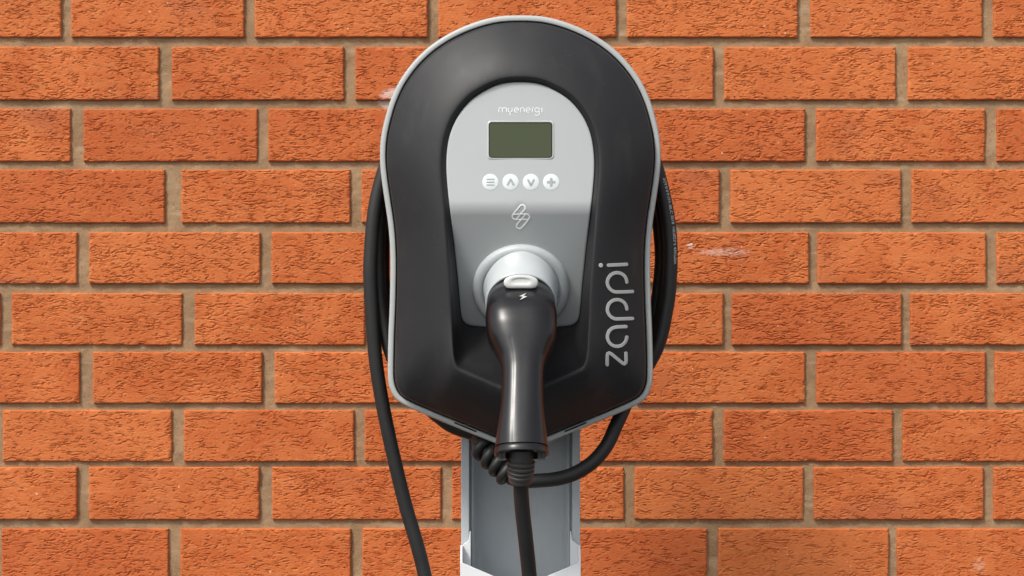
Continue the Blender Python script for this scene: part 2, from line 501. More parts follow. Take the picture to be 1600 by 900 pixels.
for (top, bot, joints), fine in allrows:
    js = list(joints)
    while js[0][0] > XL: js.insert(0, (js[0][0]-285, js[0][1]-285))
    while js[-1][1] < XR: js.append((js[-1][0]+283, js[-1][1]+283))
    for (l0, l1), (r0, r1) in zip(js, js[1:]):
        x0, x1 = l1, r0
        x0, x1 = max(x0, XL), min(x1, XR)
        if x1-x0 < 25: continue
        full = fine and x1 > -300 and x0 < 1900
        wd = (x1-x0)*SW; ht = (bot-top)*SW
        if full:
            seed += 1; me = brick_mesh(wd, ht, seed, x1 > -5 and x0 < 1605)
        else:
            key = (x1-x0, bot-top)
            if key not in coarse: seed += 1; coarse[key] = brick_mesh(wd, ht, seed, False)
            me = coarse[key]
        o = link_mesh('brick', me, M['brick'], wall)
        o.location = (((x0+x1)/2-800)*SW, random.uniform(-.0008, .0008), ZC-((top+bot)/2-450)*SW)
        o.rotation_euler = (0, R(random.uniform(-.12, .12)), 0)
# mortar: one bed with raked joints, dished towards the middle of each joint
def mortar_mesh():
    dx = .003
    x0, x1 = (XL-800)*SW, (XR-800)*SW; z0, z1 = 0.0, ZC+(450+520)*SW
    nx = int((x1-x0)/dx); nz = int((z1-z0)/dx)
    X, Z = np.meshgrid(np.linspace(x0, x1, nx+1), np.linspace(z0, z1, nz+1))
    p = Perlin(3); q = Perlin(4)
    Y = .0047 + .0010*p(X/.03+50, Z/.03+50) + .0008*q(X/.009+50, Z/.006+50)
    V = np.stack([X, Y, Z], -1).reshape(-1, 3); W = nx+1
    ii, jj = np.meshgrid(np.arange(nx), np.arange(nz)); a = (jj*W+ii).ravel()
    Q = np.stack([a, a+1, a+1+W, a+W], -1)
    me = bpy.data.meshes.new('mortar')
    me.vertices.add(len(V)); me.vertices.foreach_set('co', V.ravel())
    me.loops.add(Q.size); me.loops.foreach_set('vertex_index', Q.ravel().astype(np.int32))
    me.polygons.add(len(Q)); me.polygons.foreach_set('loop_start', (np.arange(len(Q))*4).astype(np.int32))
    me.polygons.foreach_set('use_smooth', np.ones(len(Q), bool))
    me.update(calc_edges=True)
    return me
link_mesh('mortar', mortar_mesh(), M['mortar'], wall)
mb = MB(); box(mb, (XL-800)*SW+.001, (XR-800)*SW-.001, .022, .215, 0, ZC+(450+520)*SW); mb.build('backing', M['mortar'], wall, smooth=False)

# ---------------------------------------------------------------- charging post
post = tag(empty('charging_post', P(813, 450, -.15)[:2] + (0,)), 'grey aluminium channel post with a white lower cover carrying the charger', 'post')
def extr(name, prof, z0, z1, m, parent, ztop=None, **k):
    """vertical extrusion of a closed x/y profile"""
    mb = MB(); n = len(prof)
    zt = ztop or [z1]*n
    v = [(x, y, z0) for x, y in prof] + [(x, y, zt[i]) for i, (x, y) in enumerate(prof)]
    f = [(i, (i+1) % n, n+(i+1) % n, n+i) for i in range(n)]
    f += [tuple(range(n))[::-1], tuple(range(n, 2*n))]
    mb.add(v, f); return mb.build(name, m, parent, smooth=False, **k)
DP = -.095           # post front face depth
xl = P(720.5, 0, DP)[0]; xr = P(906.5, 0, DP)[0]; yf = YT - DP; yb = yf + .085
t_ = .0035
def half(sgn, x):     # outer skin, front return, inner slot, inner rib
    s = sgn
    return [(x, yf), (x + s*.0085, yf), (x + s*.0085, yf+.004), (x + s*t_, yf+.004)]
prof = [(xl, yf), (xl+.0085, yf), (xl+.0085, yf+.004), (xl+t_, yf+.004), (xl+t_, yf+.018),
        (xl+.0105, yf+.018), (xl+.0105, yf+.0145), (xl+.013, yf+.0145), (xl+.013, yf+.052), (xl+.017, yf+.060),
        (xr-.017, yf+.060), (xr-.013, yf+.052), (xr-.013, yf+.0145), (xr-.0105, yf+.0145), (xr-.0105, yf+.018),
        (xr-t_, yf+.018), (xr-t_, yf+.004), (xr-.0085, yf+.004), (xr-.0085, yf), (xr, yf), (xr, yb), (xl, yb)]
bevelled(extr('channel', prof, 0, ZC+.02, M['post'], post), .0006)
# white lower cover: a U-shaped shroud in front of the channel, its front edge cut to a shallow V
DV = DP + .022
cxl = P(719, 0, DV)[0]; cxr = P(907.5, 0, DV)[0]; yc = YT - DV
def zc_(py, d): return P(0, py, d)[2]
mb = MB()
tk = .0025
def shroud_side(s, xo):
    # side wall seen from the front: outer face, sloping top edge rising to a thin clip at the back
    xi = xo + s*tk
    pr = [(yc+.001, zc_(878, DV)), (yc+.004, zc_(853, DV)), (yc+.019, zc_(851, DP)), (yc+.019, 0.02), (yc+.001, .02)]
    v = [(xo, a, z) for a, z in pr] + [(xi, a, z) for a, z in pr]; n = len(pr)
    f = [(i, (i+1) % n, n+(i+1) % n, n+i) for i in range(n)] + [tuple(range(n))[::-1], tuple(range(n, 2*n))]
    mb.add(v, f)
    # inner return between the side wall and the thin clip
    xa = xo + s*tk*.9; xb = xo + s*.0108
    v = []
    for yy in (yc+.0165, yc+.0185):
        v += [(xa, yy, .02), (xb, yy, .02), (xb, yy, zc_(829, DP)), (xb-s*.0011, yy, zc_(829, DP)), (xb-s*.0022, yy, zc_(843, DP)), (xa, yy, zc_(850.5, DP))]
    f = [(0,1,2,3,4,5), (11,10,9,8,7,6)] + [(i, i+6, (i+1) % 6+6, (i+1) % 6) for i in range(6)]
    mb.add(v, f)
shroud_side(1, cxl); shroud_side(-1, cxr)
# front face with V top edge
pts = [(719, 878), (768, 899), (790, 908), (836, 908), (858, 899), (907.5, 878)]
v = []
for yy in (yc, yc+tk):
    v += [(P(px, 0, DV)[0], yy, zc_(py, DV)) for px, py in pts] + [(cxr, yy, .02), (cxl, yy, .02)]
n = len(pts)+2
mb.add(v, [tuple(range(n))[::-1], tuple(range(n, 2*n))] + [(i, (i+1) % n, n+(i+1) % n, n+i) for i in range(n)])
bevelled(mb.build('lower_cover', M['white'], post, smooth=False), .0007)

# ---------------------------------------------------------------- charger
ev = tag(empty('ev_charger', P(813, 703, -.05)), 'black horseshoe-shaped electric car charger with a light grey rim and silver grey control panel', 'charger')
CX, CY = 813.0, 360.0
NA = 360
def polar(half_pts, top, bottom):
    """closed outline from (half width, y) pairs; top and bottom on the axis"""
    right = [(CX, top)] + [(CX+w, y) for w, y in half_pts] + [(CX, bottom)]
    pts = right + [(2*CX-x, y) for x, y in right[-2:0:-1]]
    sm = catmull([(a, b, 0) for a, b in pts], 10, True)
    ang = np.array([math.atan2(p.x-CX, -(p.y-CY)) for p in sm]); rad = np.array([math.hypot(p.x-CX, p.y-CY) for p in sm])
    o = np.argsort(ang); ang = ang[o]; rad = rad[o]
    ang = np.concatenate([ang-2*np.pi, ang, ang+2*np.pi]); rad = np.tile(rad, 3)
    return lambda th: np.interp(th, ang, rad)
rO = polar([(32,25.5),(62,32),(92,43),(120,57.5),(146,76),(169,99),(189,127),(203,157),(212,187),(218,217),(219.5,248),(217,278),(212,313),(207,347),
            (204,380),(203,415),(203.5,450),(204.5,485),(206,520),(207,560),(207,590),(204.5,605),(199.5,617),(191,627),(177.5,635),(160,643),(122,659),(79,676.5),(41,692),(14,702.5)], 24, 705)
TH = np.linspace(-np.pi, np.pi, NA, endpoint=False)
oX = CX + rO(TH)*np.sin(TH); oY = CY - rO(TH)*np.cos(TH)
def inset(w):
    """outline moved inward by w pixels along its normal"""
    tx = np.roll(oX, -1)-np.roll(oX, 1); ty = np.roll(oY, -1)-np.roll(oY, 1); L = np.hypot(tx, ty)
    nx, ny = ty/L, -tx/L
    s = np.where((oX+nx-CX)**2+(oY+ny-CY)**2 < (oX-CX)**2+(oY-CY)**2, 1, -1)
    return oX+nx*s*w, oY+ny*s*w
def ringP(xy, d):
    d = np.broadcast_to(d, xy[0].shape)
    return [P(a, b, c) for a, b, c in zip(xy[0], xy[1], d)]
def prad(xy):
    a = np.arctan2(xy[0]-CX, -(xy[1]-CY)); r = np.hypot(xy[0]-CX, xy[1]-CY); o = np.argsort(a); a = a[o]; r = r[o]
    a = np.concatenate([a-2*np.pi, a, a+2*np.pi]); r = np.tile(r, 3)
    return lambda th: np.interp(th, a, r)
# grey rim
mb = MB()
prof = [(9.6, -.012), (9.2, -.002), (8.4, -.0004), (7.4, 0), (2.6, 0), (1.2, -.0006), (.3, -.002), (0, -.004), (0, -.024), (1.5, -.030), (12, -.031)]
rings(mb, [ringP(inset(w), d) for w, d in prof])
mb.build('rim', M['rim'], ev)
# housing behind the rim
mb = MB()
rings(mb, [ringP(inset(4), -.0295), ringP(inset(6), -.033), ringP(inset(22), -.040), ringP(inset(30), -.050), ringP(inset(34), -.090), ringP(inset(120), -.0945)], cap1=True)
mb.build('back_housing', M['housing'], ev)
# cover: rim edge -> crown -> lip of the recess -> panel edge
A = inset(10.6); rA = prad(A)
def corner_poly(half_pts, top, bottom, n=8):
    right = [(CX, top)] + [(CX+w, y) for w, y in half_pts] + [(CX, bottom)]
    return right + [(2*CX-x, y) for x, y in right[-2:0:-1]]
rB = polar([(30,122),(58,133),(84,150),(106,177),(119,207),(125,238),(126,270),(123,310),(119,350),(115,400),(111.5,450),(109,500),(107,540),(105.5,558),(103,569),(98,577.5),(84,584.5),(60,594.5),(33,606),(14,612)], 119, 615)
rC = polar([(30,131.5),(55,142),(78,158),(97,181),(109,207),(114.5,235),(115.5,265),(113,300),(109.5,330),(106,360),(102.5,390),(99.5,420),(96.5,450),(94,480),(92,495),(88,503),(80,508),(60,510.5),(30,512)], 128.5, 512.5)
def lerp(a, b, t): return a+(b-a)*t
def dB(th):      # lip depth by height
    yy = CY - rB(th)*np.cos(th)
    return .041 + .009*sstep(130, 420, yy) + .006*sstep(480, 600, yy)
def gpanel(px, py):
    """front surface of the control panel: nearly upright above, leaning back below the crease"""
    up = .033 + .014*(py-128)/197.0
    lo = .047 - .058*((py-325)/187.0)
    t = float(sstep(318, 340, np.array(py)))
    w = 12.0
    # smooth minimum of the two planes
    k = max(0., 1-abs(up-lo)/.0045)
    cr = .0025*(1-((px-CX)/125.0)**2)
    return min(up, lo) - k*k*.0045/4 + cr
def covert(t):
    e = .20*math.sqrt(max(0, 1-(1-min(t, .035)/.035)**2))
    return e + .80*(1-(1-t)**1.45)
def gcover(px, py):
    th = math.atan2(px-CX, -(py-CY)); r = math.hypot(px-CX, py-CY)
    a = float(rA(th)); b_ = float(rB(th)); t = min(1, max(0, (a-r)/(a-b_)))
    return float(-.003 + (dB(th)+.003)*covert(t))
rs = []
rs.append(ringP(inset(10.4), -.014))
rAv, rBv, rCv = rA(TH), rB(TH), rC(TH); dBv = dB(TH)
def ringr(r, d): 
    return ringP((CX+r*np.sin(TH), CY-r*np.cos(TH)), d)
for t in [0, .002, .006, .012, .02, .03, .037, .05, .08, .12, .17, .23, .3, .38, .47, .56, .65, .74, .82, .89, .94, .97]:
    rs.append(ringr(lerp(rAv, rBv, t), -.003+(dBv+.003)*covert(t)))
dC = np.array([gpanel(CX+r*math.sin(t), CY-r*math.cos(t)) for r, t in zip(rCv, TH)]) - .0022
gap = rBv-rCv
fil = np.minimum(gap*.45, 9)
drop = np.minimum((dBv-dC)*.35, .006)
# rounded lip
for a in (0, 18, 36, 54, 72, 86):
    rs.append(ringr(rBv - fil*math.sin(R(a))*.8, dBv - drop*(1-math.cos(R(a)))))
rl = rBv-fil*.8; dl = dBv-drop*(1-math.cos(R(86)))
for t in (.25, .5, .75, .92, 1.0, 1.06):
    tt = t
    rs.append(ringr(lerp(rl, rCv, tt), lerp(dl, dC, tt) if t <= 1 else dC))
mb = MB(); rings(mb, rs)
mb.build('front_cover', M['cover'], ev)
# control panel
mb = MB(); rs = []
pc = (CX, 330.0)
cX = CX+rCv*np.sin(TH); cY = CY-rCv*np.cos(TH)
edge = [(1.0, -.004), (1.0, -.0012), (.996, -.0003), (.990, 0)]
ts = [.97, .94, .9] + [round(.9-.03*i, 3) for i in range(1, 29)]
for s_, dd in edge + [(t, 0) for t in ts]:
    X = pc[0]+(cX-pc[0])*s_; Y = pc[1]+(cY-pc[1])*s_
    rs.append([P(a, b_, gpanel(a, b_)+dd) for a, b_ in zip(X, Y)])
rings(mb, rs, cap1=True)
panel = mb.build('control_panel', M['panel'], ev)
# slots in the rim's lower edge
for x0, y0, x1, y1 in ((709.5, 660, 744.5, 674.6), (917, 660, 882, 674.6)):
    mb = MB(); stroke(mb, [(x0, y0), (x1, y1)], 2.6, lambda a, b_: 0, .0004); mb.build('slot', M['dark'], ev)

# screen
def rrect(cx, cy, w, h, r, n=6):
    out = []
    for qx, qy, a in ((cx+w-r, cy-h+r, 0), (cx-w+r, cy-h+r, 90), (cx-w+r, cy+h-r, 180), (cx+w-r, cy+h-r, 270)):
        for k in range(n+1): out.append((qx+r*math.cos(R(a+90*k/n)), qy-r*math.sin(R(a+90*k/n))))
    return out
def plate(mb, outline, d0, surf, steps):
    """stack of scaled copies of an outline: steps = [(inset px, extra depth)]"""
    cx = sum(p[0] for p in outline)/len(outline); cy = sum(p[1] for p in outline)/len(outline)
    hx = max(abs(p[0]-cx) for p in outline); hy = max(abs(p[1]-cy) for p in outline)
    rs = [[P(cx+(x-cx)*(1-i/hx), cy+(y-cy)*(1-i/hy), surf(cx+(x-cx)*(1-i/hx), cy+(y-cy)*(1-i/hy))+d0+e) for x, y in outline] for i, e in steps]
    rings(mb, rs, cap1=True)
fplane = lambda px, py: .033 + .014*(py-128)/197.0 + .0025
disp = tag(empty('display', P(813.5, 219, gpanel(813, 219))), kind=None); disp.parent = ev; disp.matrix_parent_inverse = Matrix.Translation(-ev.location)
mb = MB(); o_ = rrect(813.5, 218.8, 52.5, 30.5, 6)
cxs = [(0, -.0008), (.3, -.0001), (1.6, .0002), (2.2, .0002), (2.8, -.0002)]
plate(mb, o_, 0, fplane, cxs); mb.build('frame', M['bezel'], disp)
mb = MB(); plate(mb, rrect(813.4, 218.8, 49.6, 27.9, 4.5), 0, fplane, [(0, -.0001), (.2, .0003)]); mb.build('edge', M['dark'], disp, sharp=30)
mb = MB(); plate(mb, rrect(813.4, 219.1, 48.2, 26.5, 3.5), 0, fplane, [(0, .0001), (.2, .00045)]); mb.build('glass', M['screen'], disp, sharp=30)

# buttons with printed symbols
for i, bx_ in enumerate((766.2, 797.8, 829.6, 861.1)):
    mb = MB(); o_ = [(bx_+12.7*math.cos(R(a)), 284.4+12.7*math.sin(R(a))) for a in range(0, 360, 9)]
    plate(mb, o_, 0, gpanel, [(0, -.0004), (.1, .0002), (.5, .0003)])
    bt = mb.build('button', M['button'], ev, sharp=30)
    tag(bt, ['round white button with three grey bars', 'round white button with grey up arrow', 'round white button with grey down arrow', 'round white button with grey plus sign'][i])
    mb = MB(); lift = .00042; c0 = 284.4
    if i == 0:
        for dy in (-4.4, 0, 4.4): stroke(mb, [(bx_-6.3, c0+dy), (bx_+6.3, c0+dy)], 2.0, gpanel, .0001, lift)
    elif i == 1: stroke(mb, [(bx_-5.2, c0+5.2), (bx_, c0-4.6), (bx_+5.2, c0+5.2)], 3.4, gpanel, .0001, lift)
    elif i == 2: stroke(mb, [(bx_-5.2, c0-4.6), (bx_, c0+5.2), (bx_+5.2, c0-4.6)], 3.4, gpanel, .0001, lift)
    else:
        stroke(mb, [(bx_-7, c0), (bx_+7, c0)], 4.2, gpanel, .0001, lift); stroke(mb, [(bx_, c0-7), (bx_, c0+7)], 4.2, gpanel, .00014, lift)
    mb.build('symbol', M['icon'], bt)

# logo: two linked loops crossing like a lightning flash
mb = MB()
def L(px_, py_): return (790+px_/16.36, 310+py_/16.36)
lw = 2.4
def smooth(ps, n=6): return [(p.x, p.y) for p in catmull([(a, b_, 0) for a, b_ in ps], n)]
stroke(mb, smooth([L(590,545), L(440,540), L(250,538), L(195,520), L(170,465), L(190,415), L(290,290), L(375,190), L(420,165), L(475,185), L(500,240), L(475,300), L(390,390), L(285,530)], 5), lw, gpanel, .00008, .0002)
stroke(mb, smooth([L(200,412), L(330,408), L(530,405), L(590,430), L(618,480), L(595,530), L(500,650), L(410,750), L(350,775), L(295,745), L(285,695), L(325,630), L(430,510), L(505,415)], 5), lw, gpanel, .00011, .0002)
mb.build('emblem', M['print'], panel)

# small name printed above the screen
mb = MB()
def N_(x, y): return (770+x/17.78, 160+y/17.78)
def nst(ps, w=1.15):
    stroke(mb, [N_(*p) for p in ps], w, gpanel, .00008, .0002)
def narc(cx, cy, rx, ry, a0, a1, n=14): return [(cx+rx*math.cos(R(a0+(a1-a0)*k/n)), cy-ry*math.sin(R(a0+(a1-a0)*k/n))) for k in range(n+1)]
nst([(168, 282), (168, 200)] + narc(215, 200, 47, 48, 170, 90) + [(232, 152)])                                    # m
nst([(268, 282), (268, 205)] + narc(328, 205, 56, 53, 175, 5) + [(384, 282)])
nst([(268, 200), (262, 165), (235, 152)])
nst([(428, 150), (428, 215)] + narc(483, 222, 55, 52, 185, 355) + [(540, 150)]); nst([(483, 275), (483, 370)])     # y
nst([(600, 218), (716, 218)] + narc(658, 216, 58, 62, 0, 310, 22)[1:])                                            # e
nst([(768, 282), (768, 205)] + narc(822, 205, 54, 53, 175, 5) + [(876, 282)])                                     # n
nst([(925, 218), (1040, 218)] + narc(982, 216, 58, 62, 0, 310, 22)[1:])                                           # e
nst([(1098, 282), (1098, 200)] + narc(1142, 200, 44, 48, 170, 80))                                                # r
nst(narc(1232, 214, 62, 60, 30, 395, 26)); nst([(1294, 160), (1294, 310)] + narc(1232, 315, 62, 50, 0, -150, 14)) # g
nst([(1368, 150), (1368, 282)])                                                                                   # i
mb.build('lettering', M['print'], panel)

# large raised name reading upwards on the right flank
def Z_(x, y): return (900+x/4.09, 380+y/4.09)
mb = MB(); zh, zw_ = .0011, 5.4
def zs(ps): stroke(mb, [Z_(*p) for p in ps], zw_, gcover, zh, -.0001)
def zarc(cx, cy, r, a0, a1, n=30): return [(cx+r*math.cos(R(a0+(a1-a0)*k/n)), cy-r*math.sin(R(a0+(a1-a0)*k/n))) for k in range(n+1)]
zs([(196, 142), (334, 135)])
dot = [Z_(159+14.5*math.cos(R(a)), 142+14.5*math.sin(R(a))) for a in range(0, 360, 20)]
plate(mb, dot, 0, gcover, [(0, 0), (.6, zh)])
for cy in (251, 423):
    zs(zarc(263, cy, 62, -8, 262) + [(290, cy+61), (372, cy+58)])
zs([(330, 533), (272, 535)] + zarc(263, 598, 62, 98, 368)[1:])
zs([(200, 788), (200, 722), (203, 706), (214, 702), (226, 708), (296, 766), (309, 772), (318, 766), (321, 752), (319, 692)])
mb.build('lettering', M['silver'], ev, sharp=30)

# ---------------------------------------------------------------- socket: dished flange, raised collar, latch
TILT = 27
ax = Vector((0, -math.cos(R(TILT)), -math.sin(R(TILT))))     # way the plug comes out
up_ = Vector((0, -math.sin(R(TILT)), math.cos(R(TILT))))
base = Vector(P(814, 449, gpanel(814, 449)-.002))
sock = empty('socket', base); sock.parent = ev; sock.matrix_parent_inverse = Matrix.Translation(-ev.location)
def sring(c, rx, rz, dist, n=96, shift=0.0, ex=2.0):
    out = []
    for k in range(n):
        a = 2*math.pi*k/n; ca, sa = math.cos(a), math.sin(a)
        q = (abs(ca)**ex+abs(sa)**ex)**(-1/ex)
        out.append(c + Vector((1, 0, 0))*rx*ca*q + up_*(rz*sa*q+shift) + ax*dist)
    return out
mb = MB()
rr = .0487
fl = [(1.0, -.004), (1.0, .0040), (.992, .0056), (.97, .0070), (.94, .0080), (.90, .0086), (.86, .0088), (.83, .0085), (.805, .0072), (.78, .0062), (.69, .0058)]
rings(mb, [sring(base, rr*a, rr*a, h) for a, h in fl])
mb.build('flange', M['socket'], sock)
mb = MB()
cr = []
for t, rx, rz, sh, ex in ((.004, .0385, .0425, .0026, 1.85), (.0095, .0378, .0420, .0025, 1.85), (.0125, .0371, .0405, .0018, 1.9), (.016, .0366, .0390, .0006, 1.95), (.020, .0361, .0377, -.0006, 2.05), (.027, .0357, .0366, -.0025, 2.15), (.0320, .0354, .0360, -.0034, 2.2), (.0335, .0350, .0355, -.0035, 2.2), (.0340, .0345, .0347, -.0036, 2.2), (.0336, .0337, .0332, -.0037, 2.2), (.0325, .0333, .0326, -.0037, 2.2), (.010, .032, .031, -.0037, 2.2)):
    cr.append(sring(base, rx, rz, t, 96, sh, ex))
rings(mb, cr)
mb.build('collar', M['socket'], sock)
# latch: rounded tab straddling the collar's top
lt = MB()
def rbox(mbb, x0, x1, y0, y1, d0, d1, r, lens=False):
    o = rrect((x0+x1)/2, (y0+y1)/2, (x1-x0)/2, (y1-y0)/2, r, 6)
    plate(mbb, o, 0, lambda a, b_: 0, [(0, d0), (0, d1-.0016), (.8, d1-.0004), (2.0, d1)])
LD = .083
def lsurf(a, b_): return LD
o = []
for k in range(13): o.append((814+27*math.cos(R(180*k/12))*(1), 439.5-9.3*abs(math.sin(R(180*k/12)))**.8))
o = [(841, 441.5)] + [(814+27*math.copysign(abs(math.cos(R(a)))**.9, math.cos(R(a))), 441-11.5*math.sin(R(a))**.9) for a in range(8, 173, 8)] + [(787, 441.5), (787.6, 445.5), (791, 449.8), (797, 450.8), (831, 450.8), (837, 449.8), (840.4, 445.5)]
cx0 = 814; cy0 = 441
rs = []
for sc_, d in ((1, LD-.022), (1, LD-.0025), (.97, LD-.0008), (.92, LD)):
    rs.append([P(cx0+(x-cx0)*sc_, cy0+(y_-cy0)*sc_, d) for x, y_ in o])
for sc_, dd in ((.62, .0), (.56, -.0002), (.48, -.0007), (.38, -.0009)):      # thumb scoop
    rs.append([P(cx0+(x-cx0)*sc_, cy0-1.5+(y_-cy0)*sc_*.8, LD+dd) for x, y_ in o])
rings(lt, rs, cap1=True)
lt.build('latch', M['latch'], sock)

# ---------------------------------------------------------------- charging cable: plug, boot, cable, coil
cb = tag(empty('charging_cable', P(813, 720, .1)), 'black charging cable coiled behind the charger, its moulded plug pushed into the socket', 'cable')
plug = empty('plug', P(814, 600, .1)); plug.parent = cb; plug.matrix_parent_inverse = Matrix.Translation(-cb.location)
# stations: py, depth, tilt, half width, half thickness, exponent, px
st = [
 (474, .030, 28, .0335, .0315, 2.2, 814),
 (485, .058, 28, .0337, .0298, 2.6, 814),
 (491, .0660, 28, .0341, .0288, 2.9, 814),
 (497, .0740, 31, .0347, .0290, 3.1, 814.5),
 (504, .0825, 35, .0347, .0288, 3.3, 814.5),
 (512, .0880, 43, .0341, .0280, 3.3, 815),
 (523, .0930, 52, .0334, .0266, 3.2, 815.5),
 (536, .0972, 58, .0311, .0250, 3.1, 816),
 (550, .1015, 62, .0266, .0235, 3.0, 816.5),
 (564, .1058, 64, .0224, .0224, 2.9, 817),
 (580, .1105, 65, .0202, .0217, 2.9, 817),
 (604, .1178, 65, .0199, .0214, 2.9, 816.5),
 (632, .1262, 65, .0206, .0217, 2.8, 816),
 (660, .1345, 66, .0222, .0222, 2.6, 815.5),
 (682, .1405, 70, .0238, .0230, 2.4, 815),
 (698, .1445, 74, .0248, .0236, 2.25, 815),
]
st_v = [np.interp(np.linspace(0, len(st)-1, 90), range(len(st)), [s_[i] for s_ in st]) for i in range(7)]
# smooth the stations
ker = np.array([1, 2, 3, 2, 1])/9.
for i in range(7):
    a = st_v[i]; pad = np.concatenate([[2*a[0]-a[2], 2*a[0]-a[1]], a, [2*a[-1]-a[-2], 2*a[-1]-a[-3]]])
    st_v[i] = np.convolve(pad, ker, 'valid')
def psec(py, d, tl, hx, ht, ex, px, n=72):
    c_ = Vector(P(px, py, d)); u = Vector((0, -math.sin(R(tl)), math.cos(R(tl)))); out = []
    for k in range(n):
        a = 2*math.pi*k/n; ca, sa = math.cos(a), math.sin(a)
        q = (abs(ca)**ex+abs(sa)**ex)**(-1/ex)
        out.append(c_+Vector((1, 0, 0))*hx*ca*q+u*ht*sa*q)
    return out
mb = MB()
hr = []
for k in range(90):
    q = psec(*[st_v[i][k] for i in range(7)], n=144); c_ = sum(q, Vector())/len(q)
    if k > 44:
        for i_, dp in ((45, .992), (13, .988), (59, .988)):      # mould seam and the edges of the side grips
            q[i_] = c_+(q[i_]-c_)*dp
    hr.append(q)
rings(mb, hr, cap0=True)
mb.build('handle', M['plug'], plug)
mb = MB()      # collar ring at the open end, hollow
E_ = [(699.3, .0244), (699.8, .0250), (704, .0253), (709.5, .0258), (710.6, .0256), (710.8, .0246), (703, .0236), (700, .010)]
rings(mb, [psec(y_, .1445+(y_-698)*.00022, 74, w, w-.0011 if w > .02 else w, 2.2, 815) for y_, w in E_])
mb.build('end_ring', M['plug'], plug)
for s in (-1, 1):     # ribs inside the open end
    for q in (.0168, .0205):
        c_ = Vector(P(815, 712.5, .146)) + Vector((s*q, 0, 0))
        u = Vector((0, -math.sin(R(78)), math.cos(R(78)))); a_ = Vector((0, -math.cos(R(78)), -math.sin(R(78))))
        mb = MB(); v = []
        for sx in (-.0016, .0016):
            for t, w in ((-.006, .012), (.0035, .009)):
                for k in (-1, 1): v.append(c_+Vector((sx, 0, 0))+u*k*w*.7+a_*t)
        mb.add(v, [(0,1,3,2), (4,6,7,5), (0,4,5,1), (2,3,7,6), (0,2,6,4), (1,5,7,3)])
        mb.build('rib', M['boot'], plug, smooth=False)
# lightning mark, moulded line and latch mark on the head
def gplug(px, py):
    """front surface of the handle above a pixel (top of section)"""
    best = None
    for k in range(18, 60):
        pyc, d, tl, hx, ht, ex = [st_v[i][k] for i in range(6)]
        s = (DC-d)/F
        X = (px-st_v[6][k])*s/hx
        if abs(X) >= 1: continue
        v_ = (1-abs(X)**ex)**(1/ex)*ht
        c_ = Vector(P(st_v[6][k], pyc, d)); w = c_+Vector((0, -math.sin(R(tl)), math.cos(R(tl))))*v_
        dd = YT-w.y; yp = 450+(ZC-w.z)*F/(DC-dd)
        if best is None or abs(yp-py) < best[0]: best = (abs(yp-py), dd)
    return best[1]
mb = MB()
bolt = [(817.0, 457.3), (811.5, 464.3), (815.3, 464.0), (812.2, 469.3), (823.3, 461.4), (818.6, 461.6), (821.4, 457.6)]
bolt = [(818.6+(x-817)*1.0, y_) for x, y_ in bolt]
bolt = [(822.8, 457.6), (811.0, 462.8), (817.2, 463.2), (812.2, 468.8), (824.0, 463.0), (818.2, 462.3)]
dd = gplug(817.5, 463)
slope = (gplug(817.5, 468)-gplug(817.5, 458))/10
v = [P(x, y_, dd+slope*(y_-463)+.0007) for x, y_ in bolt]+[P(x, y_, dd+slope*(y_-463)-.0005) for x, y_ in bolt]
n = 6
mb.add(v, [(0, 1, 2), (0, 2, 5), (5, 2, 3), (5, 3, 4)]+[(i, (i+1) % n, n+(i+1) % n, n+i) for i in range(n)])
mb.build('bolt_mark', M['silver'], plug, smooth=False)
# ribbed boot
def along(px, py, d): return Vector(P(px, py, d))
bp_ = [along(815, 702, .143), along(814.8, 713, .142), along(814, 731, .139), along(813.5, 752, .134)]
path = catmull(bp_, 30)
s_ = np.linspace(0, 1, len(path)); rad = []
Ls = [0]
for a, b_ in zip(path, path[1:]): Ls.append(Ls[-1]+(b_-a).length)
for l in Ls:
    l = l*1000/ .60   # ~ pixels
    if l < 17: r = .0114
    elif l < 46:
        ph = ((l-17)/7.25) % 1; r = .0130 if .20 < ph < .95 else .0104
        r -= .0008*max(0, (l-32)/16)
    elif l < 55: r = .0118-.0005*(l-46)/9
    else: r = .0085
    rad.append(r)
ker3 = np.array([1, 2, 1])/4.; pr = np.concatenate([[rad[0]], rad, [rad[-1]]]); rad = np.convolve(pr, ker3, 'valid')
mb = MB(); tube(mb, path, list(rad), 32); mb.build('boot', M['boot'], plug)

CR = .0073
# drop from the plug out of the frame and up again to the coil
drop_pts = [along(813.6, 745, .135), along(814.2, 770, .129), along(816.5, 800, .122), along(821, 840, .113), along(827, 900, .098), along(832, 980, .088), along(826, 1100, .06),
            along(790, 1200, .02), along(745, 1210, -.02), along(705, 1120, -.045), along(682, 990, -.050), along(664, 900, -.052), along(650.5, 847, -.052), along(634.5, 793, -.052), along(617, 722, -.050), along(601.5, 651, -.048), along(590, 585, -.046), along(584, 530, -.044), along(579.5, 480, -.042), along(578.5, 430, -.041), along(580.5, 370, -.041), along(588, 310, -.041), along(603, 255, -.042)]
